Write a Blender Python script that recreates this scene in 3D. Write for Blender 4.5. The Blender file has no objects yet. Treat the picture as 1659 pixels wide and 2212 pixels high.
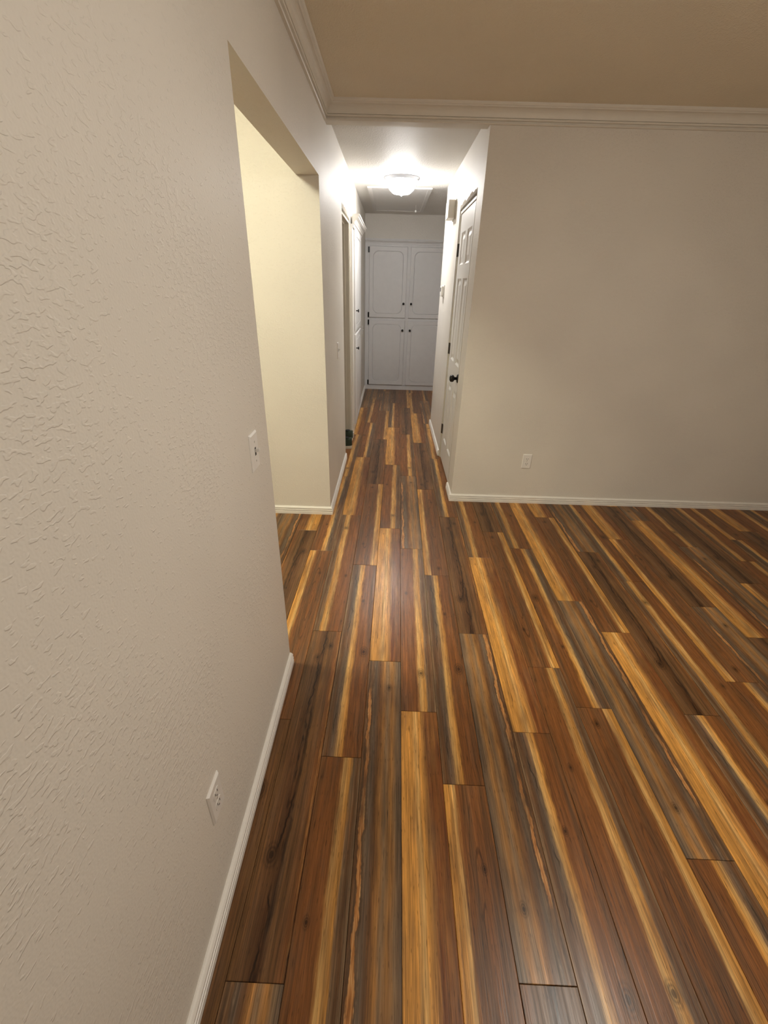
import bpy, bmesh, math, random
from mathutils import Vector, Matrix

random.seed(7)
sc = bpy.context.scene
C = sc.collection

# ------------------------------------------------------------------ camera
CAM_H = 1.53
PITCH, YAW, ROLL = 0.4819, -0.0043, 0.0283
fwd = Vector((math.sin(YAW) * math.cos(PITCH), math.cos(YAW) * math.cos(PITCH), -math.sin(PITCH)))
rgt = Vector((math.cos(YAW), -math.sin(YAW), 0))
upv = rgt.cross(fwd)
r2 = rgt * math.cos(ROLL) + upv * math.sin(ROLL)
u2 = -rgt * math.sin(ROLL) + upv * math.cos(ROLL)
cd = bpy.data.cameras.new('camera')
cd.sensor_fit = 'HORIZONTAL'
cd.sensor_width = 36.0
cd.lens = 940.6 / 1659.0 * 36.0
cd.clip_start = 0.02
cam = bpy.data.objects.new('camera', cd)
C.objects.link(cam)
cam.matrix_world = Matrix(((r2.x, u2.x, -fwd.x, 0), (r2.y, u2.y, -fwd.y, 0), (r2.z, u2.z, -fwd.z, CAM_H), (0, 0, 0, 1)))
sc.camera = cam

# ------------------------------------------------------------------ world, exposure
w = bpy.data.worlds.new('night')
sc.world = w
w.use_nodes = True
w.node_tree.nodes['Background'].inputs[0].default_value = (0.010, 0.012, 0.018, 1)
w.node_tree.nodes['Background'].inputs[1].default_value = 0.2
vs = sc.view_settings
vs.view_transform = 'Standard'
vs.look = 'None'
vs.exposure = 0.0
vs.gamma = 1.0
vs.use_curve_mapping = False
sc.cycles.use_light_tree = False
sc.cycles.adaptive_threshold = 0.05
sc.cycles.max_bounces = 6
sc.cycles.diffuse_bounces = 4
sc.cycles.glossy_bounces = 3

# lamp powers (radiance of the glowing glass) and colours, used in the lamp builders below
ROOM_LAMP = (82.0, (1.0, 0.93, 0.82))
KITCHEN_LAMP = (170.0, (1.0, 0.955, 0.72))
HALL_LAMP = (100.0, (1.0, 0.985, 0.965))

# ------------------------------------------------------------------ key dimensions (metres)
XL = -0.4096          # left wall face
XB = 0.520            # hall right wall face
Y1, Y2 = 1.4285, 2.871   # wide opening in the left wall
YR = 3.165            # living room far wall
YE = 5.33             # end of hall right wall
YF = 7.29             # hall end wall
Y4, Y5 = 4.05, 4.74   # left doorway
H1 = 2.035            # opening head
ZC, ZH = 2.415, 2.400   # room and hall ceiling
WT = 0.122            # wall thickness
BH, BT = 0.059, 0.0155  # baseboard
XR, YB = 3.4, -2.0    # far side and back of the room
XK, YK = -2.7, -0.5   # kitchen extents
XA = 1.9              # far end of the side passage

# ------------------------------------------------------------------ node helpers
def nt_new(name):
    m = bpy.data.materials.new(name)
    m.use_nodes = True
    nt = m.node_tree
    return m, nt, nt.nodes['Principled BSDF']

def N(nt, t, **kw):
    n = nt.nodes.new(t)
    for k, v in kw.items():
        setattr(n, k, v)
    return n

def lk(nt, a, b):
    nt.links.new(a, b)

def setin(nt, sock, v):
    if hasattr(v, 'is_linked') or hasattr(v, 'links'):
        nt.links.new(v, sock)
    else:
        sock.default_value = v

def mth(nt, op, a, b=None, c=None, clamp=False):
    n = N(nt, 'ShaderNodeMath', operation=op)
    n.use_clamp = clamp
    setin(nt, n.inputs[0], a)
    if b is not None: setin(nt, n.inputs[1], b)
    if c is not None: setin(nt, n.inputs[2], c)
    return n.outputs[0]

def mixc(nt, fac, a, b, mode='MIX'):
    n = N(nt, 'ShaderNodeMix', data_type='RGBA', blend_type=mode)
    setin(nt, n.inputs[0], fac)
    setin(nt, n.inputs[6], a)
    setin(nt, n.inputs[7], b)
    return n.outputs[2]

def ramp(nt, fac, stops, interp='LINEAR'):
    n = N(nt, 'ShaderNodeValToRGB')
    n.color_ramp.interpolation = interp
    els = n.color_ramp.elements
    while len(els) > 1:
        els.remove(els[-1])
    els[0].position = stops[0][0]
    els[0].color = stops[0][1]
    for p, c in stops[1:]:
        e = els.new(p)
        e.color = c
    setin(nt, n.inputs[0], fac)
    return n.outputs[0]

def g1(v):
    return (v, v, v, 1)

def maprange(nt, v, a, b, c, d, smooth=False):
    n = N(nt, 'ShaderNodeMapRange')
    n.interpolation_type = 'SMOOTHSTEP' if smooth else 'LINEAR'
    setin(nt, n.inputs[0], v)
    for i, x in enumerate((a, b, c, d)):
        n.inputs[i + 1].default_value = x
    return n.outputs[0]

def noise(nt, vec, scale, detail=2.0, rough=0.5, dist=0.0):
    n = N(nt, 'ShaderNodeTexNoise')
    lk(nt, vec, n.inputs['Vector'])
    n.inputs['Scale'].default_value = scale
    n.inputs['Detail'].default_value = detail
    n.inputs['Roughness'].default_value = rough
    n.inputs['Distortion'].default_value = dist
    return n.outputs['Fac']

def scaled(nt, vec, s, off=(0, 0, 0)):
    n = N(nt, 'ShaderNodeMapping')
    lk(nt, vec, n.inputs['Vector'])
    n.inputs['Scale'].default_value = s
    n.inputs['Location'].default_value = off
    return n.outputs[0]

def objco(nt):
    return N(nt, 'ShaderNodeTexCoord').outputs['Object']

# ------------------------------------------------------------------ materials
M = {}

def plain(name, col, rough=0.5, metal=0.0, bump=None, emis=None, spec=0.5):
    m, nt, b = nt_new(name)
    co = objco(nt)
    # a faint uneven tone so that nothing is one flat colour
    t = noise(nt, co, 14.0, 3.0)
    f = maprange(nt, t, 0.3, 0.7, 0.98, 1.015)
    c = mixc(nt, 1.0, (*col, 1), (1, 1, 1, 1), 'MULTIPLY')
    v = N(nt, 'ShaderNodeHueSaturation')
    lk(nt, c, v.inputs['Color'])
    lk(nt, f, v.inputs['Value'])
    lk(nt, v.outputs[0], b.inputs['Base Color'])
    b.inputs['Roughness'].default_value = rough
    b.inputs['Metallic'].default_value = metal
    b.inputs['Specular IOR Level'].default_value = spec
    if bump:
        s, d = bump
        bn = N(nt, 'ShaderNodeBump')
        bn.inputs['Strength'].default_value = 1.0
        bn.inputs['Distance'].default_value = d
        lk(nt, noise(nt, co, s, 4.0, 0.6), bn.inputs['Height'])
        lk(nt, bn.outputs[0], b.inputs['Normal'])
    if emis:
        b.inputs['Emission Color'].default_value = (*emis[1], 1)
        b.inputs['Emission Strength'].default_value = emis[0]
    M[name] = m
    return m

def plaster(name, col, knock=0.00062, fine=0.00030, sc_k=100.0, rough=0.55):
    """painted wall with a skip-trowel texture: soft raised flakes and fine roller stipple"""
    m, nt, b = nt_new(name)
    co = objco(nt)
    big = noise(nt, co, 2.2, 1.0)
    tone = maprange(nt, big, 0.3, 0.7, 0.97, 1.025)
    hv = N(nt, 'ShaderNodeHueSaturation')
    hv.inputs['Color'].default_value = (*col, 1)
    lk(nt, tone, hv.inputs['Value'])
    lk(nt, hv.outputs[0], b.inputs['Base Color'])
    b.inputs['Roughness'].default_value = rough
    b.inputs['Specular IOR Level'].default_value = 0.35
    # short trowel skips, thick in some patches and thin in others, then a fine roller stipple
    st = scaled(nt, co, (1.0, 0.60, 1.25))
    k1 = noise(nt, st, sc_k, 1.0, 0.5, 0.25)
    patch = noise(nt, co, 3.3, 0.0)
    th = maprange(nt, patch, 0.35, 0.65, 0.13, 0.0)
    flk = maprange(nt, mth(nt, 'SUBTRACT', k1, th), 0.50, 0.60, 0.0, 1.0, True)
    f1 = noise(nt, co, 230.0, 0.0, 0.6)
    h = mth(nt, 'ADD', mth(nt, 'MULTIPLY', flk, knock), mth(nt, 'MULTIPLY', f1, fine))
    bn = N(nt, 'ShaderNodeBump')
    bn.inputs['Strength'].default_value = 1.0
    bn.inputs['Distance'].default_value = 1.0
    lk(nt, h, bn.inputs['Height'])
    lk(nt, bn.outputs[0], b.inputs['Normal'])
    M[name] = m
    return m

WALLC = (0.78, 0.740, 0.675)
plaster('wall_paint', WALLC)
plaster('ceiling_paint', (0.84, 0.77, 0.63), knock=0.0006, fine=0.0014, sc_k=90.0, rough=0.8)
plaster('hall_ceiling_paint', (0.80, 0.78, 0.74), knock=0.0012, fine=0.0016, sc_k=80.0, rough=0.6)
plain('trim_white', (0.86, 0.83, 0.78), 0.38)
plain('crown_white', (0.80, 0.765, 0.69), 0.5, bump=(120, 0.0004))
plain('cabinet_white', (0.74, 0.73, 0.725), 0.42, bump=(60, 0.0004))
plain('door_white', (0.82, 0.80, 0.76), 0.42, bump=(70, 0.0003))
plain('jamb_cream', (0.72, 0.67, 0.57), 0.5, bump=(50, 0.0006))
plain('raw_plaster', (0.52, 0.46, 0.38), 0.9, bump=(55, 0.006))
plain('plate_white', (0.86, 0.835, 0.80), 0.32)
plain('slot_dark', (0.03, 0.027, 0.025), 0.6)
plain('screw_metal', (0.62, 0.60, 0.56), 0.35, 0.6)
plain('black_metal', (0.018, 0.016, 0.015), 0.32, 0.4)
plain('bronze_hinge', (0.11, 0.095, 0.08), 0.4, 0.6)
plain('chime_beige', (0.74, 0.70, 0.62), 0.5)
plain('thermostat_white', (0.78, 0.75, 0.70), 0.45)
plain('hatch_white', (0.78, 0.77, 0.75), 0.5, bump=(40, 0.0006))
plain('subfloor', (0.035, 0.022, 0.014), 0.9)
plain('pan_metal', (0.55, 0.57, 0.62), 0.35, 0.4)
plain('shoe_green', (0.045, 0.062, 0.040), 0.8, bump=(300, 0.0006))
plain('shoe_sole', (0.80, 0.76, 0.66), 0.6)
plain('shoe_lining', (0.02, 0.02, 0.018), 0.9)
plain('room_glass', (0.9, 0.87, 0.8), 0.4, emis=ROOM_LAMP)
plain('kitchen_glass', (0.9, 0.87, 0.8), 0.4, emis=KITCHEN_LAMP)
plain('hall_glass', (0.9, 0.9, 0.9), 0.4, emis=HALL_LAMP)
plain('lamp_bronze', (0.20, 0.15, 0.10), 0.4, 0.7)

# ---- floor prints: six board prints that repeat over the floor, as on the real boards
PW, PL = 0.1451, 1.2270      # board width and length
BROWN = (0.205, 0.077, 0.021, 1)
RED = (0.170, 0.056, 0.017, 1)
DARK = (0.080, 0.033, 0.012, 1)
GOLD = (0.590, 0.280, 0.062, 1)
PALE = (0.660, 0.395, 0.140, 1)
GREY = (0.245, 0.157, 0.086, 1)
BLUE = (0.138, 0.098, 0.067, 1)
TAN = (0.380, 0.180, 0.052, 1)
OLIVE = (0.165, 0.080, 0.028, 1)
MUD = (0.152, 0.070, 0.027, 1)

def plank_mat(name, stops, seed, wob=0.07, cath=None, knots=(), crack=None, jag=None, base=BROWN, streak=0.35):
    m, nt, b = nt_new(name)
    co = objco(nt)
    sx = N(nt, 'ShaderNodeSeparateXYZ')
    lk(nt, co, sx.inputs[0])
    x, y = sx.outputs[0], sx.outputs[1]
    off = (seed * 3.7, seed * 1.3, seed * 0.9)
    u = mth(nt, 'MULTIPLY_ADD', x, 1.0 / PW, 0.5)
    # slow waver of the stripes along the board, then a ragged, fibrous edge
    n1 = noise(nt, scaled(nt, co, (2.0, 2.2, 1.0), off), 1.0, 2.0)
    n2 = noise(nt, scaled(nt, co, (14.0, 9.0, 1.0), off), 1.0, 3.0, 0.6)
    n3 = noise(nt, scaled(nt, co, (240.0, 9.0, 1.0), off), 1.0, 3.0, 0.7)
    uw = mth(nt, 'ADD', u, mth(nt, 'MULTIPLY', mth(nt, 'SUBTRACT', n1, 0.5), wob * 4.0))
    uw = mth(nt, 'ADD', uw, mth(nt, 'MULTIPLY', mth(nt, 'SUBTRACT', n2, 0.5), wob * 0.9))
    uw = mth(nt, 'ADD', uw, mth(nt, 'MULTIPLY', mth(nt, 'SUBTRACT', n3, 0.5), 0.17))
    col = ramp(nt, uw, stops)
    # stripes fade in and out along the board; patches of warmer and greyer stain
    fd = noise(nt, scaled(nt, co, (20.0, 3.2, 1.0), (off[2] + 5, off[0], 3.0)), 1.0, 3.0, 0.6)
    col = mixc(nt, maprange(nt, fd, 0.46, 0.74, 0.0, 0.6), col, base)
    st2 = noise(nt, scaled(nt, co, (34.0, 4.2, 1.0), (off[0] + 2, off[2], 9.0)), 1.0, 2.0, 0.6)
    col = mixc(nt, maprange(nt, st2, 0.50, 0.74, 0.0, 0.5), col, (0.130, 0.078, 0.045, 1))
    # long tonal drift
    drift = noise(nt, scaled(nt, co, (9.0, 1.6, 1.0), (off[1], off[0], 2.0)), 1.0, 3.0, 0.6)
    dv = maprange(nt, drift, 0.3, 0.7, 1.0 - streak * 0.75, 1.0 + streak * 0.75)
    # streaky grain
    g_mid = noise(nt, scaled(nt, co, (110.0, 2.6, 1.0), off), 1.0, 4.0, 0.65)
    gm = maprange(nt, g_mid, 0.28, 0.72, 0.56, 1.34)
    g_fine = noise(nt, scaled(nt, co, (360.0, 7.0, 1.0), off), 1.0, 3.0, 0.7)
    gf = maprange(nt, g_fine, 0.28, 0.72, 0.60, 1.34)
    val = mth(nt, 'MULTIPLY', mth(nt, 'MULTIPLY', gm, gf), dv)
    dark = None
    def darken(mask, amount):
        nonlocal val
        val = mth(nt, 'MULTIPLY', val, mth(nt, 'SUBTRACT', 1.0, mth(nt, 'MULTIPLY', mask, amount)))
    # short dark pores
    pr = noise(nt, scaled(nt, co, (300.0, 34.0, 1.0), (off[2], off[1], 1.0)), 1.0, 1.0)
    darken(ramp(nt, pr, [(0.0, g1(0)), (0.66, g1(0)), (0.74, g1(1))]), 0.5)
    # longer dark checks in the grain
    ck = noise(nt, scaled(nt, co, (95.0, 8.0, 1.0), (off[1] + 6, off[2], 3.0)), 1.0, 2.0)
    darken(ramp(nt, ck, [(0.0, g1(0)), (0.69, g1(0)), (0.76, g1(1))]), 0.7)
    # cathedral growth rings
    if cath:
        cu, cv, freq, wx, wy = cath
        dx = mth(nt, 'ADD', mth(nt, 'SUBTRACT', x, (cu - 0.5) * PW), mth(nt, 'MULTIPLY', mth(nt, 'SUBTRACT', n2, 0.5), 0.02))
        dy = mth(nt, 'MULTIPLY', mth(nt, 'SUBTRACT', y, (cv - 0.5) * PL), 0.075)
        d = mth(nt, 'SQRT', mth(nt, 'ADD', mth(nt, 'MULTIPLY', dx, dx), mth(nt, 'MULTIPLY', dy, dy)))
        ring = mth(nt, 'SINE', mth(nt, 'MULTIPLY', d, freq))
        ln = ramp(nt, ring, [(0.0, g1(0)), (0.80, g1(0)), (0.97, g1(1))])
        fall = maprange(nt, d, wx, wy, 1.0, 0.0, True)
        brk = maprange(nt, noise(nt, scaled(nt, co, (60.0, 8.0, 1.0), off), 1.0, 2.0), 0.38, 0.6, 0.15, 1.0)
        darken(mth(nt, 'MULTIPLY', mth(nt, 'MULTIPLY', ln, fall), brk), 0.62)
    for (ku, kv, kr) in knots:
        dx = mth(nt, 'MULTIPLY', mth(nt, 'SUBTRACT', x, (ku - 0.5) * PW), 1.0 / kr)
        dy = mth(nt, 'MULTIPLY', mth(nt, 'SUBTRACT', y, (kv - 0.5) * PL), 0.62 / kr)
        wv = mth(nt, 'MULTIPLY', mth(nt, 'SUBTRACT', n3, 0.5), 0.5)
        d = mth(nt, 'ADD', mth(nt, 'SQRT', mth(nt, 'ADD', mth(nt, 'MULTIPLY', dx, dx), mth(nt, 'MULTIPLY', dy, dy))), wv)
        kk = ramp(nt, mth(nt, 'MULTIPLY', d, 0.4), [(0.0, g1(1)), (0.18, g1(0.95)), (0.26, g1(0.35)), (0.38, g1(0.75)), (0.52, g1(0.15)), (0.62, g1(0.40)), (0.8, g1(0))])
        darken(kk, 0.78)
    if crack:
        for (ku, wid, amt, th) in crack:
            cn = noise(nt, scaled(nt, co, (1.0, 5.5, 1.0), (off[0] + ku * 9, off[1], 4.0)), 1.0, 4.0, 0.6)
            cu = mth(nt, 'ADD', mth(nt, 'SUBTRACT', u, ku), mth(nt, 'MULTIPLY', mth(nt, 'SUBTRACT', cn, 0.5), 0.45))
            cm = maprange(nt, mth(nt, 'ABSOLUTE', cu), 0.0, wid, 1.0, 0.0, True)
            on = maprange(nt, noise(nt, scaled(nt, co, (3.0, 6.5, 1.0), (off[1] + ku * 5, off[2], 7.0)), 1.0, 2.0), th, th + 0.10, 0.0, 1.0)
            darken(mth(nt, 'MULTIPLY', cm, on), amt)
    hv = N(nt, 'ShaderNodeHueSaturation')
    lk(nt, col, hv.inputs['Color'])
    oi = N(nt, 'ShaderNodeObjectInfo')
    rv = maprange(nt, oi.outputs['Random'], 0.0, 1.0, 0.90, 1.08)
    lk(nt, mth(nt, 'MULTIPLY', val, rv), hv.inputs['Value'])
    out = hv.outputs[0]
    if jag:
        # torn golden bark line with dark rim
        ju, jw = jag
        jn = noise(nt, scaled(nt, co, (18.0, 7.5, 1.0), (off[2] + 3, off[0], 1.0)), 1.0, 4.0, 0.7)
        jd = mth(nt, 'ADD', mth(nt, 'SUBTRACT', u, ju), mth(nt, 'MULTIPLY', mth(nt, 'SUBTRACT', jn, 0.5), 0.26))
        ja = mth(nt, 'ABSOLUTE', jd)
        inner = maprange(nt, ja, jw * 0.35, jw * 0.75, 1.0, 0.0, True)
        rim = mth(nt, 'MULTIPLY', maprange(nt, ja, jw * 0.7, jw * 1.5, 1.0, 0.0, True), 0.55)
        out = mixc(nt, rim, out, (0.040, 0.017, 0.009, 1))
        jcol = ramp(nt, n3, [(0.30, (0.10, 0.035, 0.012, 1)), (0.48, (0.42, 0.175, 0.05, 1)), (0.68, (0.66, 0.40, 0.17, 1))])
        jon = maprange(nt, noise(nt, scaled(nt, co, (2.0, 5.0, 1.0), (off[0], 8.0, off[1])), 1.0, 2.0), 0.40, 0.52, 0.15, 1.0)
        out = mixc(nt, mth(nt, 'MULTIPLY', inner, jon), out, jcol)
    lk(nt, out, b.inputs['Base Color'])
    rr = maprange(nt, g_mid, 0.3, 0.7, 0.37, 0.27)
    lk(nt, rr, b.inputs['Roughness'])
    b.inputs['Specular IOR Level'].default_value = 0.30
    hb = mth(nt, 'ADD', mth(nt, 'MULTIPLY', g_mid, 0.00030), mth(nt, 'MULTIPLY', g_fine, 0.00014))
    bn = N(nt, 'ShaderNodeBump')
    bn.inputs['Strength'].default_value = 0.8
    bn.inputs['Distance'].default_value = 1.0
    lk(nt, hb, bn.inputs['Height'])
    lk(nt, bn.outputs[0], b.inputs['Normal'])
    M[name] = m
    return m

PRINTS = [None]
# 1 broad honey board with a red-brown side
PRINTS.append(plank_mat('board_honey', [(0.0, TAN), (0.06, GOLD), (0.30, GOLD), (0.42, PALE), (0.50, GOLD), (0.62, TAN), (0.70, RED), (0.86, BROWN), (1.0, RED)], 1.0, 0.05, base=TAN,
    crack=[(0.55, 0.012, 0.6, 0.55)], streak=0.3))
# 2 brown with a yellow stripe right of the middle and a grey edge
PRINTS.append(plank_mat('board_striped', [(0.0, MUD), (0.12, BROWN), (0.48, BROWN), (0.54, TAN), (0.57, PALE), (0.74, GOLD), (0.79, GREY), (0.90, MUD), (1.0, GREY)], 2.3, 0.04,
    knots=[(0.62, 0.16, 0.010), (0.22, 0.62, 0.006)], crack=[(0.70, 0.014, 0.7, 0.57)], streak=0.35))
# 3 grey-blue edge, yellow stripe, brown side with knots
PRINTS.append(plank_mat('board_grey_edge', [(0.0, GREY), (0.10, MUD), (0.22, BLUE), (0.30, GREY), (0.34, PALE), (0.48, GOLD), (0.54, BROWN), (0.78, BROWN), (0.9, MUD), (1.0, BROWN)], 3.9, 0.04,
    knots=[(0.80, 0.42, 0.012), (0.60, 0.72, 0.006)], cath=(1.02, 0.22, 560.0, 0.02, 0.07), crack=[(0.24, 0.03, 0.7, 0.5)], streak=0.3))
# 4 yellow edge, brown cathedral figure
PRINTS.append(plank_mat('board_cathedral', [(0.0, GOLD), (0.10, GOLD), (0.22, PALE), (0.26, TAN), (0.30, BROWN), (0.50, MUD), (0.66, BROWN), (0.90, MUD), (1.0, BROWN)], 5.2, 0.035,
    cath=(0.62, 0.60, 640.0, 0.012, 0.055), knots=[(0.62, 0.06, 0.008), (0.70, 0.80, 0.006)], streak=0.35))
# 5 weathered grey-brown board with a torn golden line at one edge
PRINTS.append(plank_mat('board_weathered', [(0.0, MUD), (0.16, GREY), (0.28, BLUE), (0.40, MUD), (0.52, TAN), (0.62, GREY), (0.76, TAN), (0.88, GREY), (1.0, BLUE)], 6.6, 0.05, base=MUD,
    jag=(0.13, 0.075), knots=[(0.66, 0.88, 0.007)], streak=0.4))
# 6 dark cracked board with a thin gold line at the right edge
PRINTS.append(plank_mat('board_cracked', [(0.0, OLIVE), (0.25, MUD), (0.42, DARK), (0.52, DARK), (0.60, OLIVE), (0.80, MUD), (0.925, BROWN), (0.945, TAN), (0.965, BROWN), (1.0, DARK)], 8.1, 0.03, base=OLIVE,
    knots=[(0.36, 0.86, 0.009), (0.30, 0.22, 0.013), (0.70, 0.92, 0.009)], cath=(0.44, 0.5, 520.0, 0.008, 0.03), crack=[(0.45, 0.035, 0.85, 0.42), (0.52, 0.06, 0.5, 0.45)], streak=0.45))

# ------------------------------------------------------------------ mesh helpers
def link(name, me, mat, parent=None):
    o = bpy.data.objects.new(name, me)
    C.objects.link(o)
    if mat is not None and not me.materials:
        me.materials.append(M[mat] if isinstance(mat, str) else mat)
    if parent is not None:
        o.parent = parent
    return o

def obj(name, bm, mat, parent=None, smooth=False, bevel=0.0, seg=2):
    me = bpy.data.meshes.new(name)
    bmesh.ops.recalc_face_normals(bm, faces=bm.faces[:])
    bm.to_mesh(me)
    bm.free()
    if smooth:
        for p in me.polygons:
            p.use_smooth = True
    o = link(name, me, mat, parent)
    if bevel:
        md = o.modifiers.new('bevel', 'BEVEL')
        md.width = bevel
        md.segments = seg
        md.limit_method = 'ANGLE'
    return o

def bx(bm, x0, x1, y0, y1, z0, z1):
    v = [bm.verts.new((x, y, z)) for z in (z0, z1) for y in (y0, y1) for x in (x0, x1)]
    for f in ((0, 2, 3, 1), (4, 5, 7, 6), (0, 1, 5, 4), (2, 6, 7, 3), (0, 4, 6, 2), (1, 3, 7, 5)):
        bm.faces.new([v[i] for i in f])
    return bm

def box(*a):
    return bx(bmesh.new(), *a)

def thing(name, label, cat, loc=(0, 0, 0), group=None):
    o = bpy.data.objects.new(name, None)
    o.empty_display_size = 0.05
    C.objects.link(o)
    o.location = loc
    o['label'] = label
    o['category'] = cat
    if group:
        o['group'] = group
    return o

def struct(o, label=None):
    o['kind'] = 'structure'
    if label:
        o['label'] = label
    return o

def lathe(prof, axis='Z', n=32, org=(0, 0, 0), bm=None):
    """revolve (r, h) pairs about an axis through org"""
    bm = bm or bmesh.new()
    rings = []
    for r, h in prof:
        ring = []
        for i in range(n if r > 1e-6 else 1):
            a = 2 * math.pi * i / n
            p = (r * math.cos(a), r * math.sin(a), h)
            if axis == 'X': p = (h, p[0], p[1])
            if axis == 'Y': p = (p[0], h, p[1])
            ring.append(bm.verts.new((p[0] + org[0], p[1] + org[1], p[2] + org[2])))
        rings.append(ring)
    for a, b in zip(rings, rings[1:]):
        for i in range(n):
            j = (i + 1) % n
            if len(a) == 1 and len(b) == 1: continue
            if len(a) == 1: bm.faces.new((a[0], b[i], b[j]))
            elif len(b) == 1: bm.faces.new((a[i], a[j], b[0]))
            else: bm.faces.new((a[i], a[j], b[j], b[i]))
    for r in (rings[0], rings[-1]):
        if len(r) > 2:
            bm.faces.new(r)
    return bm

def sweep(prof, p0, p1, side, m0=0.0, m1=0.0):
    """extrude profile (t out of the wall, z) from p0 to p1 (xy); side = outward unit xy; m0/m1 mitre: shift along the run per unit t"""
    bm = bmesh.new()
    d = Vector((p1[0] - p0[0], p1[1] - p0[1]))
    d.normalize()
    ends = []
    for p, mm in ((p0, m0), (p1, m1)):
        ring = []
        for t, z in prof:
            ring.append(bm.verts.new((p[0] + side[0] * t + d.x * mm * t, p[1] + side[1] * t + d.y * mm * t, z)))
        ends.append(ring)
    n = len(prof)
    for i in range(n):
        j = (i + 1) % n
        bm.faces.new((ends[0][i], ends[0][j], ends[1][j], ends[1][i]))
    bm.faces.new(ends[0])
    bm.faces.new(ends[1])
    return bm

# ------------------------------------------------------------------ floor: boards on a dark subfloor
SKEW = 0.0135
S0 = 0.0701
SC = 1.53 / 1.55
JOINT = {0: 1.207, -1: 1.471, -2: 1.003, -3: .413, -4: 1.153, -5: 2.652, 1: .916, 2: .426, 3: 1.127, 4: 1.463, 5: 1.251, 6: .712, 7: 1.712,
         8: 1.233, 9: 2.159, 10: 1.414, 11: 1.939, 12: 2.948, 13: 2.585, 14: 2.174, 15: 2.423, 16: 2.70, 17: 2.83}
PRINT = {  # (column, row from the joint) -> (print, turned end for end)
    (-5, -2): (4, 0), (-5, -1): (6, 1), (-5, 0): (1, 1), (-5, 1): (2, 0),
    (-4, -1): (6, 1), (-4, 0): (4, 0), (-4, 1): (3, 1), (-4, 2): (2, 0), (-4, 3): (1, 0), (-4, 4): (5, 0),
    (-3, -1): (5, 0), (-3, 0): (6, 0), (-3, 1): (2, 1), (-3, 2): (1, 0), (-3, 3): (3, 1), (-3, 4): (2, 1), (-3, 5): (5, 1),
    (-2, -1): (2, 0), (-2, 0): (3, 0), (-2, 1): (4, 1), (-2, 2): (6, 0), (-2, 3): (4, 1), (-2, 4): (5, 0),
    (-1, -1): (5, 0), (-1, 0): (1, 0), (-1, 1): (2, 0), (-1, 2): (1, 0), (-1, 3): (3, 0), (-1, 4): (6, 0),
    (0, -1): (1, 0), (0, 0): (2, 0), (0, 1): (5, 0), (0, 2): (2, 0), (0, 3): (6, 1), (0, 4): (4, 1),
    (1, -1): (4, 0), (1, 0): (3, 0), (1, 1): (4, 0), (1, 2): (6, 1), (1, 3): (1, 0), (1, 4): (4, 0),
    (2, -1): (6, 1), (2, 0): (5, 1), (2, 1): (6, 0), (2, 2): (3, 0), (2, 3): (2, 1), (2, 4): (5, 0),
    (3, -1): (3, 0), (3, 0): (1, 0), (3, 1): (2, 1), (3, 3): (6, 0), (3, 4): (2, 0),
    (4, -1): (2, 0), (4, 0): (4, 1), (4, 1): (6, 0),
    (5, -1): (4, 1), (5, 0): (3, 1), (5, 1): (2, 1),
    (6, -1): (3, 1), (6, 0): (5, 1), (6, 1): (1, 0),
    (7, -1): (1, 0), (7, 0): (4, 1), (7, 1): (1, 0),
    (8, -1): (3, 0), (8, 0): (6, 0), (8, 1): (5, 0),
    (9, -1): (2, 1), (9, 0): (3, 0),
    (10, -1): (3, 1), (10, 0): (4, 0), (10, 1): (1, 0),
    (11, -1): (5, 0), (11, 0): (6, 0), (12, -1): (1, 0), (12, 0): (5, 1), (13, -1): (5, 0), (13, 0): (2, 0),
    (14, -1): (4, 0), (14, 0): (6, 0), (15, -1): (2, 0), (15, 0): (2, 1), (16, -1): (3, 0), (16, 0): (4, 0), (17, -1): (6, 0), (17, 0): (1, 0)}

bm = bmesh.new()
bx(bm, XK, XR, YB, YR, -0.05, -0.009)
bx(bm, -1.75, XA, YR, YF, -0.05, -0.009)
floor = struct(obj('floor', bm, 'subfloor'), 'vinyl plank floor of mixed brown, honey and grey boards')

_plank_mesh = {}
def plank_mesh(pid, a, b, x0, x1):
    """one board, clipped to local lengths a..b and widths x0..x1; shallow eased edge round the top"""
    key = (pid, round(a, 3), round(b, 3), round(x0, 3), round(x1, 3))
    if key in _plank_mesh:
        return _plank_mesh[key]
    g, e = 0.0005, 0.0011
    bm = bmesh.new()
    def ring(i, z):
        return [bm.verts.new((x, y, z)) for x, y in ((x0 + i, a + i), (x1 - i, a + i), (x1 - i, b - i), (x0 + i, b - i))]
    r = [ring(g, -0.008), ring(g, -0.0010), ring(g + e, 0.0)]
    for p, q in zip(r, r[1:]):
        for i in range(4):
            j = (i + 1) % 4
            bm.faces.new((p[i], p[j], q[j], q[i]))
    bm.faces.new(r[-1])
    me = bpy.data.meshes.new('plank')
    bm.to_mesh(me)
    bm.free()
    me.materials.append(PRINTS[pid])
    _plank_mesh[key] = me
    return me

def spans(xc):
    """stretches of Y in which the column centred at xc shows a floor"""
    if xc < -1.3: return [(YK, Y2 + 0.02)]
    if xc < XL - 0.19: return [(YK, Y2 + 0.02), (Y2 + 0.1, 5.7)]
    if xc < XL - 0.02: return [(YB if xc > XL else YK, Y2 + 0.02), (Y4, Y5)]
    if xc < XB + 0.06: return [(YB, YF)]
    if xc < XA: return [(YB, YR + 0.01), (YE - 0.02, YF)]
    return [(YB, YR + 0.01)]

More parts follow.
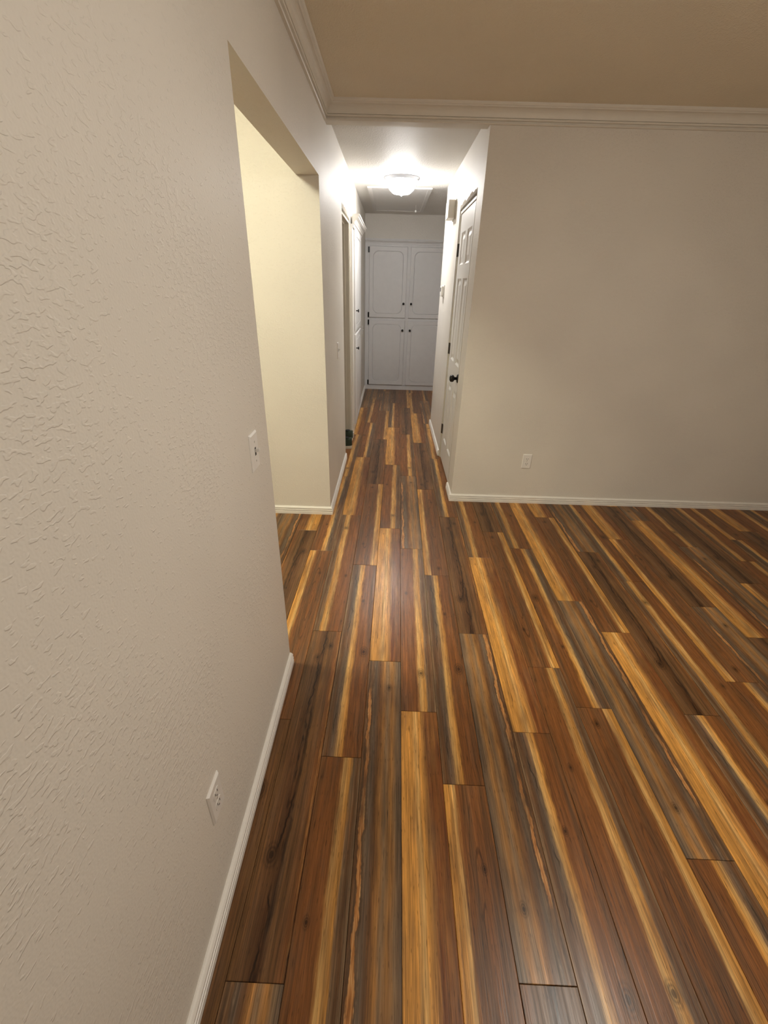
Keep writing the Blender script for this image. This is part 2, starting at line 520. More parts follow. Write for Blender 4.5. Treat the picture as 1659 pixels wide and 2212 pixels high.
rng = random.Random(21)
rot = -math.atan(SKEW)
for k in range(-15, 23):
    j = JOINT.get(k, None)
    j = (j if j is not None else rng.uniform(0, 1.243)) * SC
    prev = 0
    for n in range(-5, 8):
        a, b = j + n * PL, j + (n + 1) * PL
        pid, flip = PRINT.get((k, n), (None, None))
        if pid is None:
            pid = rng.choice([p for p in (1, 2, 3, 4, 5, 6) if p != prev])
            flip = rng.randint(0, 1)
        prev = pid
        yc = 0.5 * (a + b)
        xc = S0 + (k + 0.5) * PW + SKEW * yc
        if xc > XR - 0.02 or xc < XK + 0.02:
            continue
        for s0, s1 in spans(xc):
            lo, hi = max(a, s0), min(b, s1)
            if hi - lo < 0.03:
                continue
            la, lb = lo - yc, hi - yc
            if flip:
                la, lb = -lb, -la
            o = link('plank', plank_mesh(pid, la, lb, -PW / 2, PW / 2), None, floor)
            o.location = (xc, yc, 0)
            o.rotation_euler = (0, 0, rot + (math.pi if flip else 0))

# ------------------------------------------------------------------ walls and ceilings
LOW = -0.02
bm = bmesh.new()
for y0, y1, z0, z1 in ((YB, Y1, LOW, ZC), (Y1, Y2, H1, ZC), (Y2, Y4, LOW, ZC), (Y4, Y5, 2.045, ZC), (Y5, YF, LOW, ZC)):
    bx(bm, XL - WT, XL, y0, y1, z0, z1)
bmesh.ops.remove_doubles(bm, verts=bm.verts[:], dist=1e-5)
wall_left = struct(obj('wall_left', bm, 'wall_paint'))

bm = bmesh.new()
D0, D1, DZ = 3.405, 4.185, 2.066     # closet door opening in the hall's right wall
WT2 = 0.11
bx(bm, XB, XR, YR, YR + WT2, LOW, ZC)                 # living-room face
bx(bm, XB, XB + WT2, YR + WT2, D0, LOW, ZC)           # hall face up to the door
bx(bm, XB, XB + WT2, D0, D1, DZ, ZC)
bx(bm, XB, XB + WT2, D1, YE, LOW, ZC)
bx(bm, XB + WT2, XA, YE - WT2, YE, LOW, ZC)           # face towards the side passage
wall_right = struct(obj('wall_right', bm, 'wall_paint'))

struct(obj('wall_hall_end', box(XL - WT, XA, YF, YF + 0.1, LOW, ZC), 'wall_paint'))
struct(obj('wall_passage', box(XA, XA + 0.1, YE - WT2, YF + 0.1, LOW, ZC), 'wall_paint'))
struct(obj('wall_kitchen', box(XK - 0.1, XL - WT, Y2, Y2 + 0.1, LOW, ZC), 'wall_paint'))
struct(obj('wall_kitchen_side', box(XK - 0.1, XK, YK - 0.1, Y2, LOW, ZC), 'wall_paint'))
struct(obj('wall_kitchen_back', box(XK - 0.1, XL - WT, YK - 0.1, YK, LOW, ZC), 'wall_paint'))
struct(obj('wall_back', box(XL - WT, XR + 0.1, YB - 0.1, YB, LOW, ZC), 'wall_paint'))
struct(obj('wall_side', box(XR, XR + 0.1, YB, YR + WT2, LOW, ZC), 'wall_paint'))
struct(obj('trim_1', box(XL, XB, YR, YR + 0.09, 2.336, ZC), 'crown_white'), 'narrow head over the hall entrance behind the crown moulding')

struct(obj('ceiling', box(XK - 0.1, XR + 0.1, YB - 0.1, YR + 0.09, ZC, ZC + 0.06), 'ceiling_paint'))
struct(obj('ceiling_hall', box(XL - WT, XA + 0.1, YR + 0.09, YF + 0.1, ZH, ZH + 0.075), 'hall_ceiling_paint'))

# ------------------------------------------------------------------ baseboards (three-reeded) and crown
BASE = [(0, 0), (BT, 0), (BT, 0.020), (BT - .005, 0.022), (BT - .005, 0.0255), (BT - .0005, 0.0275), (BT - .0005, 0.0355), (BT - .0055, 0.0375),
        (BT - .0055, 0.041), (BT - .002, 0.043), (BT - .002, 0.050), (BT - .007, 0.056), (0.004, BH), (0, BH)]
def base(name, p0, p1, side, m0=0.0, m1=0.0, prof=BASE):
    return struct(obj(name, sweep(prof, p0, p1, side, m0, m1), 'trim_white'))
base('baseboard_left', (XL, YB), (XL, Y1), (1, 0), 1, 0)
base('baseboard_kitchen', (XK, Y2), (XL, Y2), (0, -1), 0, 1)
base('baseboard_hall_left', (XL, Y2), (XL, Y4 - 0.01), (1, 0), -1, 0)
base('baseboard_hall_far', (XL, 6.06), (XL, YF), (1, 0))
base('baseboard_right', (XB, YR), (XR, YR), (0, -1), -1, -1)
base('baseboard_corner', (XB, YR), (XB, D0 - 0.005), (-1, 0), -1, 0)
base('baseboard_hall_right', (XB, D1 + 0.012), (XB, YE), (-1, 0), 0, 1)
base('baseboard_passage', (XB, YE), (XA, YE), (0, 1), -1, 0)
base('baseboard_back', (XL, YB), (XR, YB), (0, 1), 1, -1)
base('baseboard_side', (XR, YB), (XR, YR), (-1, 0), 1, -1)

CW, CZ = 0.066, 2.332
def crown_profile():
    p = [(0, ZC), (0, CZ), (0.012, CZ), (0.015, CZ + 0.004), (0.012, CZ + 0.009), (0.007, CZ + 0.011), (0.007, CZ + 0.014), (0.019, CZ + 0.017),
         (0.021, CZ + 0.022), (0.018, CZ + 0.026), (0.014, CZ + 0.0265)]
    for i in range(9):
        a = i / 8 * math.pi / 2
        p.append((0.022 + 0.030 * (1 - math.cos(a)), CZ + 0.027 + 0.036 * math.sin(a)))
    p += [(0.056, ZC - 0.018), (0.056, ZC - 0.015), (0.062, ZC - 0.012), (CW, ZC - 0.006), (CW, ZC)]
    return p
CP = crown_profile()
def crown(name, p0, p1, side, m0, m1):
    return struct(obj(name, sweep(CP, p0, p1, side, m0, m1), 'crown_white'), 'stepped crown moulding under the ceiling')
crown('trim_2', (XL, YB), (XL, YR), (1, 0), 1, -1)
crown('trim_3', (XL, YR), (XR, YR), (0, -1), 1, -1)
crown('trim_4', (XR, YB), (XR, YR), (-1, 0), 1, -1)
crown('trim_5', (XL, YB), (XR, YB), (0, 1), 1, -1)

# ------------------------------------------------------------------ closet door in the hall's right wall (casing taken off)
bm = bmesh.new()
JX0, JX1 = XB + 0.006, XB + WT2
bx(bm, JX0, JX1, D0 + 0.006, D0 + 0.026, 0.0, DZ - 0.012)
bx(bm, JX0, JX1, D1 - 0.026, D1 - 0.004, 0.0, DZ - 0.012)
bx(bm, JX0, JX1, D0 + 0.026, D1 - 0.026, DZ - 0.030, DZ - 0.012)
struct(obj('trim_6', bm, 'jamb_cream', bevel=0.0015), 'bare door jamb of the hall closet without casing')
# torn strip of unpainted plaster where the casing was
def torn_strip(name, pts_in, pts_out, x, mat):
    bm = bmesh.new()
    a = [bm.verts.new((x, p[0], p[1])) for p in pts_in]
    b = [bm.verts.new((x, p[0], p[1])) for p in pts_out]
    for i in range(len(a) - 1):
        bm.faces.new((a[i], a[i + 1], b[i + 1], b[i]))
    ext = bmesh.ops.extrude_face_region(bm, geom=bm.faces[:])
    for v in ext['geom']:
        if isinstance(v, bmesh.types.BMVert):
            v.co.x -= 0.0022
    return obj(name, bm, mat)
rr = random.Random(4)
n = 22
top_in = [(D0 + 0.004 + (D1 - D0) * i / n, DZ + 0.001) for i in range(n + 1)]
top_out = [(p[0], p[1] + 0.026 + rr.uniform(-0.010, 0.010)) for p in top_in]
struct(torn_strip('trim_7', top_in, top_out, XB + 0.001, 'raw_plaster'), 'rough unpainted plaster strip above the closet door')
n = 40
side_in = [(D0 - 0.0005, 0.08 + (DZ - 0.06) * i / n) for i in range(n + 1)]
side_out = [(D0 - 0.008 + rr.uniform(-0.006, 0.005), p[1]) for p in side_in]
struct(torn_strip('trim_8', side_in, side_out, XB + 0.001, 'raw_plaster'), 'rough torn plaster edge beside the closet door')

DY0, DY1, DT = 3.434, 4.157, 2.032    # slab
DX = XB + 0.012
door = bpy.data.objects.new('door_1', None)
C.objects.link(door)
door.location = (DX, DY0, 0.0)
struct(door, 'white six-panel closet door with black knob and dark hinges')
PY = [(0.112, 0.312), (0.412, 0.612)]
PZ = [(0.225, 0.765), (0.965, 1.585), (1.680, 1.900)]
bm = bmesh.new()
DWID = DY1 - DY0
ZB = 0.012
def slab(y0, y1, z0, z1, x0=0.0, x1=0.035):
    bx(bm, x0, x1, y0, y1, z0, z1)
ys = [0, PY[0][0], PY[0][1], PY[1][0], PY[1][1], DWID]
zs = [ZB, PZ[0][0], PZ[0][1], PZ[1][0], PZ[1][1], PZ[2][0], PZ[2][1], DT]
for i in range(5):
    for j in range(7):
        rec = i in (1, 3) and j in (1, 3, 5)
        slab(ys[i], ys[i + 1], zs[j], zs[j + 1], 0.010 if rec else 0.0, 0.035)
bmesh.ops.remove_doubles(bm, verts=bm.verts[:], dist=1e-5)
obj('slab', bm, 'door_white', door)
for (a, b_) in PY:
    for (c, d) in PZ:
        # sloped sticking round the panel, then a raised field
        bm = bmesh.new()
        def rg(i, x):
            return [bm.verts.new((x, y, z)) for y, z in ((a + i, c + i), (b_ - i, c + i), (b_ - i, d - i), (a + i, d - i))]
        r = [rg(0.0, -0.0002), rg(0.014, 0.0095), rg(0.024, 0.0095), rg(0.052, 0.0012)]
        for p, q in zip(r, r[1:]):
            for i in range(4):
                k = (i + 1) % 4
                bm.faces.new((p[i], p[k], q[k], q[i]))
        bm.faces.new(r[-1])
        obj('panel', bm, 'door_white', door)
for hz in (1.790, 1.035, 0.295):
    h = obj('hinge', lathe([(0.0, -0.046), (0.0085, -0.046), (0.0085, 0.046), (0.0, 0.046)], 'Z', 12, (-0.006, DWID + 0.006, hz)), 'bronze_hinge', door)
    obj('leaf', box(-0.0035, 0.0, DWID + 0.004, DWID + 0.026, hz - 0.045, hz + 0.045), 'bronze_hinge', h)
    obj('leaf', box(-0.003, 0.0, DWID - 0.022, DWID + 0.004, hz - 0.045, hz + 0.045), 'bronze_hinge', h)
kn = obj('door_knob', lathe([(0.0, -0.066), (0.014, -0.066), (0.024, -0.060), (0.0275, -0.050), (0.026, -0.038), (0.018, -0.031), (0.011, -0.027), (0.011, -0.010), (0.0, -0.010)], 'X', 24, (0, 0.062, 0.893)), 'black_metal', door, smooth=True)
obj('rose', lathe([(0.0, -0.012), (0.020, -0.012), (0.030, -0.008), (0.034, -0.003), (0.034, 0.0), (0.0, 0.0)], 'X', 28, (0, 0.062, 0.893)), 'black_metal', kn, smooth=True)

# ------------------------------------------------------------------ left doorway: jambs, stop and closed door
bm = bmesh.new()
JL0, JL1 = XL - WT - 0.004, XL - 0.006
bx(bm, JL0, JL1, Y4 + 0.002, Y4 + 0.020, 0.0, 2.030)
bx(bm, JL0, JL1, Y5 - 0.020, Y5 - 0.002, 0.0, 2.030)
bx(bm, JL0, JL1, Y4 + 0.020, Y5 - 0.020, 2.012, 2.030)
bx(bm, XL - 0.080, XL - 0.045, Y5 - 0.032, Y5 - 0.020, 0.0, 2.012)
bx(bm, XL - 0.080, XL - 0.045, Y4 + 0.020, Y4 + 0.032, 0.0, 2.012)
bx(bm, XL - 0.080, XL - 0.045, Y4 + 0.032, Y5 - 0.032, 2.000, 2.012)
struct(obj('trim_9', bm, 'jamb_cream', bevel=0.0015), 'bare jamb and door stop of the left doorway')
struct(obj('wall_bedroom', box(-1.75, -1.65, Y2 + 0.1, 5.8, LOW, ZC), 'wall_paint'))
struct(obj('wall_bedroom_end', box(-1.75, XL - WT, 5.7, 5.8, LOW, ZC), 'wall_paint'))
struct(obj('ceiling_bedroom', box(-1.75, XL - WT, Y2 + 0.1, 5.8, ZC - 0.015, ZC + 0.05), 'hall_ceiling_paint'))
n = 16
rr = random.Random(9)
bm_pts = [(Y4 + (Y5 - Y4) * i / n, 2.047) for i in range(n + 1)]
bm_out = [(p[0], p[1] + 0.030 + rr.uniform(-0.008, 0.008)) for p in bm_pts]
def torn_left(name, pin, pout):
    bm = bmesh.new()
    a = [bm.verts.new((XL - 0.001, p[0], p[1])) for p in pin]
    b = [bm.verts.new((XL - 0.001, p[0], p[1])) for p in pout]
    for i in range(len(a) - 1):
        bm.faces.new((a[i], a[i + 1], b[i + 1], b[i]))
    ext = bmesh.ops.extrude_face_region(bm, geom=bm.faces[:])
    for v in ext['geom']:
        if isinstance(v, bmesh.types.BMVert):
            v.co.x += 0.0022
    return obj(name, bm, 'raw_plaster')
struct(torn_left('trim_10', bm_pts, bm_out), 'rough plaster strip over the left doorway')
pin = [(Y5 + 0.0005, 0.08 + 1.95 * i / 40) for i in range(41)]
pout = [(Y5 + 0.012 + rr.uniform(-0.006, 0.006), p[1]) for p in pin]
struct(torn_left('trim_11', pin, pout), 'rough plaster edge beside the left doorway')
d2 = bpy.data.objects.new('door_2', None)
C.objects.link(d2)
d2.location = (XL - WT - 0.010, Y5 - 0.024, 0)
d2.rotation_euler = (0, 0, math.radians(-88))
struct(d2, 'open white door swung into the bedroom of the left doorway')
obj('slab', box(-0.036, 0.0, -0.66, 0.0, 0.012, 2.010), 'door_white', d2, bevel=0.002)
for z0, z1 in ((0.22, 0.86), (1.04, 1.86)):
    for a, b_ in ((-0.56, -0.38), (-0.28, -0.10)):
        bm = bmesh.new()
        def rg2(i, x):
            return [bm.verts.new((x, y, z)) for y, z in ((a + i, z0 + i), (b_ - i, z0 + i), (b_ - i, z1 - i), (a + i, z1 - i))]
        r = [rg2(0, -0.0362), rg2(0.012, -0.042), rg2(0.024, -0.0375)]
        for p, q in zip(r, r[1:]):
            for i in range(4):
                k = (i + 1) % 4
                bm.faces.new((p[i], p[k], q[k], q[i]))
        bm.faces.new(r[-1])
        obj('panel', bm, 'door_white', d2)
# short piece of base trim at the foot of the far jamb and the cabinet's near end
struct(obj('trim_12', sweep(BASE, (XL - 0.10, Y5 - 0.033), (XL + 0.028, Y5 - 0.033), (0, -1)), 'trim_white'), 'short white base block at the foot of the far doorway jamb')

# ------------------------------------------------------------------ cabinets
def rounded_outline(x0, x1, z0, z1, rad, notch, nc=7):
    """panel groove outline: straight sides, each corner an arc with a small step, counter-clockwise, plus matching points on a plain rectangle"""
    pts = []
    for cx, cz, a0 in ((x1 - rad, z1 - rad, 0), (x0 + rad, z1 - rad, 90), (x0 + rad, z0 + rad, 180), (x1 - rad, z0 + rad, 270)):
        for i in range(nc):
            a = math.radians(a0 + 90 * i / (nc - 1))
            r = rad * (1.0 - notch * (1 if i in (0, nc - 1) else 0))
            pts.append((cx + r * math.cos(a), cz + r * math.sin(a)))
    return pts

def rect_match(x0, x1, z0, z1, nc=7):
    h = nc // 2
    pts = []
    for (cx, cz), (d0, d1) in zip(((x1, z1), (x0, z1), (x0, z0), (x1, z0)),
                                   (((0, -1), (-1, 0)), ((1, 0), (0, -1)), ((0, 1), (1, 0)), ((-1, 0), (0, 1)))):
        for i in range(nc):
            if i <= h:
                k = (h - i) * 0.012
                pts.append((cx + d0[0] * k, cz + d0[1] * k))
            else:
                k = (i - h) * 0.012
                pts.append((cx + d1[0] * k, cz + d1[1] * k))
    return pts

def cab_door(wd, hg, parent, org, M3, knob_u, knob_v, hinge_u=None, hinge_v=()):
    """overlay door: local u across, v up, depth d outward; M3 maps (u, d, v) to parent space"""
    def P(u, d, v):
        return M3(org, u, d, v)
    T = 0.018
    ins = 0.055
    outer0 = rect_match(0, wd, 0, hg)
    outer1 = rect_match(0.006, wd - 0.006, 0.006, hg - 0.006)
    gr = [rounded_outline(ins + e, wd - ins - e, ins + e, hg - ins - e, 0.075, 0.0) for e in (0.0, 0.005, 0.010)]
    bm = bmesh.new()
    rings = [([P(u, 0.0, v) for u, v in outer0]), ([P(u, T - 0.006, v) for u, v in outer0]), ([P(u, T, v) for u, v in outer1]),
             ([P(u, T, v) for u, v in gr[0]]), ([P(u, T - 0.0065, v) for u, v in gr[1]]), ([P(u, T, v) for u, v in gr[2]])]
    rings = [[bm.verts.new(p) for p in r] for r in rings]
    m = len(rings[0])
    for a, b in zip(rings, rings[1:]):
        for i in range(m):
            j = (i + 1) % m
            bm.faces.new((a[i], a[j], b[j], b[i]))
    bm.faces.new(rings[-1])
    bm.faces.new(list(reversed(rings[0])))
    d = obj('door', bm, 'cabinet_white', parent)
    o = P(knob_u, T, knob_v)
    nrm = Vector(P(0, 1, 0)) - Vector(P(0, 0, 0))
    ax = 'X' if abs(nrm.x) > 0.5 else 'Y'
    s = nrm.x + nrm.y
    s = 1 if s > 0 else -1
    obj('knob', lathe([(0.0, 0.0), (0.007 , 0.0), (0.005, s * 0.010), (0.006, s * 0.016), (0.0155, s * 0.021), (0.0165, s * 0.026), (0.012, s * 0.030), (0.0, s * 0.031)], ax, 16, o), 'black_metal', d, smooth=True)
    for hv in hinge_v:
        p0 = P(hinge_u - 0.016, 0.0, hv - 0.036)
        p1 = P(hinge_u + 0.007, T + 0.003, hv + 0.036)
        obj('hinge', box(min(p0[0], p1[0]), max(p0[0], p1[0]), min(p0[1], p1[1]), max(p0[1], p1[1]), min(p0[2], p1[2]), max(p0[2], p1[2])), 'black_metal', d, bevel=0.004)
    return d

CORNICE = [(0, -0.085), (0.008, -0.085), (0.008, -0.066), (0.013, -0.060), (0.013, -0.050), (0.022, -0.034), (0.034, -0.022), (0.034, -0.014), (0.040, -0.008), (0.040, 0.0), (0, 0.0)]

# built-in linen cabinet across the hall end
CE_Y = YF - 0.008
ce = thing('linen_cabinet', 'grey-white built-in linen cabinet with four grooved doors at the far end of the hall', 'cabinet', (XL, CE_Y, 0))
CEW = 1.29
obj('toe_board', box(0.002, CEW, -0.012, 0.007, 0.0, 0.072), 'cabinet_white', ce, bevel=0.001)
for u0, u1 in ((0.002, 0.070), (0.610, 0.668), (1.22, CEW)):
    obj('stile', box(u0, u1, -0.010, 0.007, 0.072, 2.02), 'cabinet_white', ce)
for z0, z1 in ((0.072, 0.09), (1.040, 1.085), (2.005, 2.100)):
    for u0, u1 in ((0.070, 0.610), (0.668, 1.22)):
        obj('rail', box(u0, u1, -0.0095, 0.007, z0, z1), 'cabinet_white', ce)
obj('back_panel', box(0.070, 1.22, -0.004, 0.007, 0.09, 2.01), 'cabinet_white', ce)
co = [(t, 2.100 + z) for t, z in CORNICE]
obj('cornice', sweep([(t + 0.010, z) for t, z in co], (0.002, 0.0), (CEW, 0.0), (0, -1)), 'cabinet_white', ce)
ME = lambda org, u, d, v: (org[0] + u, org[1] - d, org[2] + v)
for ci, (u0, u1) in enumerate(((0.062, 0.616), (0.660, 1.214))):
    for z0, z1, kz, hz in ((1.078, 2.010, 1.276, (1.965, 1.115)), (0.076, 1.046, 0.907, (1.010, 0.115))):
        cab_door(u1 - u0, z1 - z0, ce, (u0, -0.011, z0), ME, (u1 - u0 - 0.035) if ci == 0 else 0.035, kz - z0, 0.0 if ci == 0 else (u1 - u0), [h - z0 for h in hz])

# tall white cabinet built into the left wall
LY0, LY1 = 4.80, 6.05
cl = thing('wall_cabinet', 'tall bright white built-in cabinet with cornice on the left wall past the doorway', 'cabinet', (XL, LY0, 0))
LW = LY1 - LY0
obj('toe_board', box(-0.001, 0.016, 0.0, LW, 0.0, 0.072), 'trim_white', cl, bevel=0.001)
for y0, y1 in ((0.0, 0.165), (1.0, LW)):
    obj('stile', box(-0.001, 0.018, y0, y1, 0.072, 2.02), 'trim_white', cl)
for z0, z1 in ((0.072, 0.09), (1.040, 1.085), (2.005, 2.10)):
    obj('rail', box(-0.001, 0.0175, 0.165, 1.0, z0, z1), 'trim_white', cl)
obj('back_panel', box(-0.001, 0.008, 0.165, 1.0, 0.09, 2.01), 'trim_white', cl)
obj('cornice', sweep([(t * 1.75 + 0.017, 2.10 + z * 1.25) for t, z in CORNICE], (0.0, 0.03), (0.0, LW), (1, 0)), 'trim_white', cl)
ML = lambda org, u, d, v: (org[0] + d, org[1] + u, org[2] + v)
for z0, z1, kz in ((1.078, 2.000, 1.276), (0.076, 1.046, 0.907)):
    cab_door(0.83, z1 - z0, cl, (0.0185, 0.170, z0), ML, 0.05, kz - z0)

# ------------------------------------------------------------------ switches and outlets
def plate_frame(normal):
    """(right, out) axes in xy for a wall plate"""
    out = Vector(normal)
    right = out.cross(Vector((0, 0, 1)))
    return right, out

def wall_thing(name, label, cat, pos, normal, group=None):
    t = thing(name, label, cat, pos, group)
    right, out = plate_frame(normal)
    # local x = right, local y = out, local z = up
    t.rotation_euler = Matrix(((right.x, out.x, 0), (right.y, out.y, 0), (0, 0, 1))).to_euler()
    return t

def plate_mesh(wd=0.070, hg=0.115, t=0.0065):
    bm = bmesh.new()
    def rg(i, y):
        return [bm.verts.new((x, y, z)) for x, z in ((-wd / 2 + i, -hg / 2 + i), (wd / 2 - i, -hg / 2 + i), (wd / 2 - i, hg / 2 - i), (-wd / 2 + i, hg / 2 - i))]
    r = [rg(0, 0), rg(0, 0.002), rg(0.0045, t), ]
    for p, q in zip(r, r[1:]):
        for i in range(4):
            k = (i + 1) % 4
            bm.faces.new((p[i], p[k], q[k], q[i]))
    bm.faces.new(r[-1])
    bm.faces.new(list(reversed(r[0])))
    return bm

def light_switch(label, pos, normal, group='light switches'):
    t = wall_thing('light_switch', label, 'light switch', pos, normal, group)
    obj('plate', plate_mesh(), 'plate_white', t)
    obj('slot', box(-0.0055, 0.0055, 0.0055, 0.0070, -0.0125, 0.0125), 'slot_dark', t)
    bm = bmesh.new()
    bx(bm, -0.0045, 0.0045, 0.004, 0.0205, -0.004, 0.006)
    for v in bm.verts:
        if v.co.y > 0.01:
            v.co.z += 0.006
            v.co.x *= 0.85
    obj('toggle', bm, 'plate_white', t, bevel=0.0012)
    for z in (-0.030, 0.030):
        obj('screw', lathe([(0.0, 0.0072), (0.0032, 0.0070), (0.0034, 0.0062), (0.0, 0.0062)], 'Y', 12, (0, 0, z)), 'screw_metal', t)
    return t

def outlet(label, pos, normal, group='duplex outlets'):
    t = wall_thing('power_outlet', label, 'outlet', pos, normal, group)
    obj('plate', plate_mesh(), 'plate_white', t)
    for z in (-0.0195, 0.0195):
        bm = bmesh.new()
        n = 24
        pts = []
        for i in range(n):
            a = 2 * math.pi * i / n
            pts.append((0.0172 * math.cos(a), max(-0.0140, min(0.0140, 0.0172 * math.sin(a)))))
        lo = [bm.verts.new((p[0], 0.005, z + p[1])) for p in pts]
        hi = [bm.verts.new((p[0], 0.0076, z + p[1])) for p in pts]
        for i in range(n):
            j = (i + 1) % n
            bm.faces.new((lo[i], lo[j], hi[j], hi[i]))
        bm.faces.new(hi)
        rc = obj('receptacle', bm, 'plate_white', t)
        obj('slot', box(-0.0075, -0.0052, 0.0070, 0.0079, z - 0.001, z + 0.0075), 'slot_dark', rc)
        obj('slot', box(0.0052, 0.0075, 0.0070, 0.0079, z - 0.001, z + 0.0075), 'slot_dark', rc)
        obj('slot', lathe([(0.0, 0.0079), (0.0026, 0.0079), (0.0026, 0.0070), (0.0, 0.0070)], 'Y', 10, (0, 0, z - 0.0072)), 'slot_dark', rc)
    obj('screw', lathe([(0.0, 0.0073), (0.0030, 0.0071), (0.0032, 0.0062), (0.0, 0.0062)], 'Y', 12, (0, 0, 0)), 'screw_metal', t)
    return t

light_switch('white toggle light switch on the near left wall beside the wide opening', (XL, 1.258, 1.068), (1, 0, 0))
light_switch('white toggle light switch on the hall wall between the wide opening and the doorway', (XL, 3.555, 1.068), (1, 0, 0))
light_switch('small far white light switch past the tall cabinet near the hall end', (XL, 6.62, 0.95), (1, 0, 0))
outlet('white duplex outlet low on the near left wall above the baseboard', (XL, 0.633, 0.370), (1, 0, 0))
outlet('white duplex outlet low on the far living room wall right of the closet door', (1.071, YR, 0.351), (0, -1, 0))

# ------------------------------------------------------------------ door chime and thermostat on the hall's right wall
ch = thing('door_chime', 'cream box-shaped door chime high on the hall wall above the closet door hinges', 'door chime', (XB, 4.46, 2.11))
obj('back_plate', box(-0.008, 0.0, 0.0, 0.20, -0.070, 0.070), 'chime_beige', ch)
obj('cover', box(-0.068, -0.008, 0.004, 0.196, -0.066, 0.066), 'chime_beige', ch, bevel=0.006)
th = thing('thermostat', 'small white thermostat on the hall wall below the door chime', 'thermostat', (XB, 4.88, 1.483))
obj('base', box(-0.010, 0.0, -0.006, 0.125, -0.054, 0.054), 'thermostat_white', th, bevel=0.003)
obj('cover', box(-0.034, -0.010, 0.0, 0.119, -0.046, 0.046), 'thermostat_white', th, bevel=0.006)
obj('display', box(-0.0352, -0.033, 0.030, 0.090, -0.005, 0.030), 'slot_dark', th)

# ------------------------------------------------------------------ attic hatch in the hall ceiling
HX0, HX1, HY0, HY1 = -0.285, 0.375, 5.40, 6.98
hz = ZH
ha = thing('attic_hatch', 'white framed attic stair hatch in the hall ceiling behind the lamp', 'hatch', (HX0, HY0, hz))
HWX, HWY = HX1 - HX0, HY1 - HY0
for x0, x1, y0, y1 in ((0, HWX, 0, 0.045), (0, HWX, HWY - 0.045, HWY), (0, 0.045, 0.045, HWY - 0.045), (HWX - 0.045, HWX, 0.045, HWY - 0.045)):
    obj('frame_strip', box(x0, x1, y0, y1, -0.012, 0.0), 'hatch_white', ha, bevel=0.003)
obj('hatch_panel', box(0.045, HWX - 0.045, 0.045, HWY - 0.045, -0.008, 0.0), 'hatch_white', ha)
cord = obj('pull_cord', lathe([(0.0, -0.010), (0.0016, -0.010), (0.0016, -0.060), (0.0, -0.060)], 'Z', 8, (0.54, 1.02, 0)), 'plate_white', ha)
obj('pull_knob', lathe([(0.0, -0.058), (0.008, -0.060), (0.012, -0.070), (0.010, -0.082), (0.0, -0.086)], 'Z', 16, (0.54, 1.02, 0)), 'plate_white', cord, smooth=True)

# ------------------------------------------------------------------ lamps
def flush_lamp(name, label, pos, rad, depth, glass, pan, drop=0.035, pan_w=1.10):
    t = thing(name, label, 'ceiling light', pos)
    R = rad * pan_w
    obj('pan', lathe([(0.0, 0.0), (R, 0.0), (R, -0.006), (R * 0.90, -drop), (R * 0.84, -drop), (0.0, -drop + 0.004)], 'Z', 48), pan, t, smooth=False)
    prof = []
    for i in range(13):
        a = i / 12 * math.pi / 2
        prof.append((rad * 0.92 * math.cos(a) ** 0.6 if i < 12 else 0.0, -drop - depth * math.sin(a) ** 1.3))
    g = obj('glass_bowl', lathe(prof[::3], 'Z', 14), glass, t, smooth=True)
    obj('finial', lathe([(0.0, -drop - depth + 0.002), (0.008, -drop - depth - 0.002), (0.006, -drop - depth - 0.012), (0.0, -drop - depth - 0.014)], 'Z', 12), pan, t, smooth=True)
    return t

flush_lamp('ceiling_lamp', 'glowing flush ceiling lamp with metal pan in the hall', (0.056, 4.97, ZH), 0.150, 0.105, 'hall_glass', 'pan_metal', drop=0.024)
flush_lamp('ceiling_lamp', 'warm flush ceiling lamp of the kitchen beyond the wide opening', (-0.98, 1.5, ZC), 0.150, 0.085, 'kitchen_glass', 'lamp_bronze')

# living room lamp hanging on a short stem, closed above, glass bowl below (above the camera, out of the picture)
LX, LYY = 1.15, 0.80
t = thing('pendant_lamp', 'living room lamp with bronze cap and glass bowl over the floor', 'ceiling light', (LX, LYY, ZC))
obj('canopy', lathe([(0.0, 0.0), (0.065, 0.0), (0.060, -0.02), (0.02, -0.035), (0.0, -0.035)], 'Z', 32), 'lamp_bronze', t, smooth=True)
obj('stem', lathe([(0.0, -0.03), (0.012, -0.03), (0.012, -0.16), (0.0, -0.16)], 'Z', 16), 'lamp_bronze', t)
obj('cap', lathe([(0.0, -0.15), (0.05, -0.155), (0.19, -0.20), (0.195, -0.215), (0.0, -0.213)], 'Z', 48), 'lamp_bronze', t)
obj('glass_bowl', lathe([(0.175 * math.cos(i / 12 * math.pi / 2) if i < 12 else 0.0, -0.216 - 0.10 * math.sin(i / 12 * math.pi / 2)) for i in range(0, 13, 3)], 'Z', 14), 'room_glass', t, smooth=True)

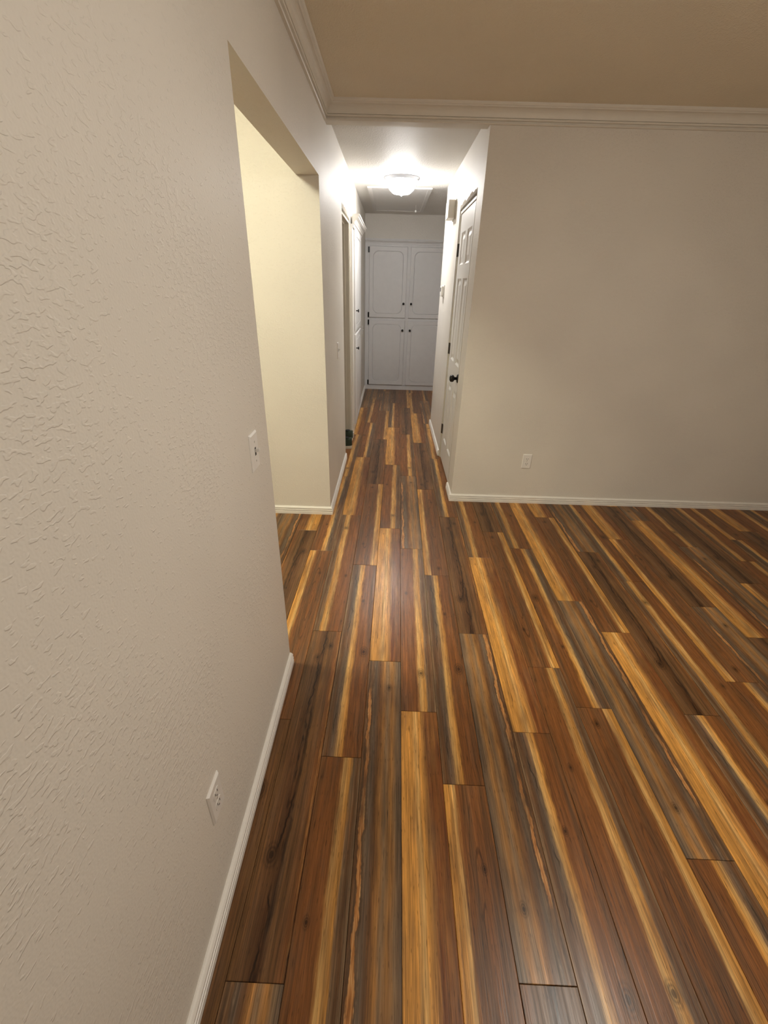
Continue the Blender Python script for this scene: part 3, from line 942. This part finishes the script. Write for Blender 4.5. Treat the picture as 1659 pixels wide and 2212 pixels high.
# ------------------------------------------------------------------ pair of green sneakers in the doorway
def sneaker(label, pos, rz):
    t = thing('sneaker', label, 'shoe', pos, 'green sneakers in the left doorway')
    t.rotation_euler = (0, 0, rz)
    # stations along the shoe, toe at y = 0 towards the camera: (y, half width, sole height, upper height)
    st = [(0.000, 0.012, 0.022, 0.030), (0.010, 0.030, 0.024, 0.046), (0.030, 0.041, 0.024, 0.056), (0.070, 0.047, 0.024, 0.066),
          (0.110, 0.046, 0.024, 0.080), (0.150, 0.041, 0.025, 0.098), (0.190, 0.037, 0.027, 0.104), (0.230, 0.036, 0.029, 0.108), (0.262, 0.033, 0.030, 0.112), (0.280, 0.020, 0.031, 0.112)]
    bm = bmesh.new()
    rings = []
    for y, hw, sh, uh in st:
        w2 = hw + 0.005
        rings.append([bm.verts.new((x, y, z)) for x, z in ((-w2, 0.0), (w2, 0.0), (w2, sh * 0.9), (w2 - 0.003, sh), (-w2 + 0.003, sh), (-w2, sh * 0.9))])
    for a, b in zip(rings, rings[1:]):
        for i in range(6):
            j = (i + 1) % 6
            bm.faces.new((a[i], a[j], b[j], b[i]))
    bm.faces.new(rings[0]); bm.faces.new(rings[-1])
    obj('sole', bm, 'shoe_sole', t, bevel=0.002)
    bm = bmesh.new()
    rings = []
    for y, hw, sh, uh in st:
        r = []
        for i in range(13):
            a = math.pi * i / 12
            r.append(bm.verts.new((hw * 0.98 * math.copysign(abs(math.cos(a)) ** 0.75, math.cos(a)), y + 0.002, sh + (uh - sh) * math.sin(a) ** 0.8)))
        rings.append(r)
    for a, b in zip(rings, rings[1:]):
        for i in range(12):
            bm.faces.new((a[i], a[i + 1], b[i + 1], b[i]))
    bm.faces.new(rings[0]); bm.faces.new(rings[-1])
    up = obj('upper', bm, 'shoe_green', t, smooth=True)
    for yy, hh in ((0.100, 0.080), (0.118, 0.087), (0.136, 0.094)):
        obj('lace', box(-0.026, 0.026, yy - 0.003, yy + 0.003, hh - 0.006, hh + 0.0015), 'shoe_sole', up, bevel=0.002)
    obj('foxing_stripe', box(-0.0475, 0.0475, 0.060, 0.066, 0.026, 0.052), 'shoe_sole', up, bevel=0.002)
    bm = bmesh.new()
    obj('opening', lathe([(0.0, 0.109), (0.024, 0.110), (0.026, 0.1135), (0.0, 0.1125)], 'Z', 20, (0, 0.228, 0), bm), 'shoe_lining', t)
    return t
sneaker('nearer dark green sneaker with white sole on the floor of the left doorway', (XL + 0.035 - 0.28, 4.345, 0.0), -math.pi / 2 + 0.06)
sneaker('farther dark green sneaker behind the first one in the left doorway', (XL + 0.022 - 0.28, 4.62, 0.0), -math.pi / 2 - 0.05)
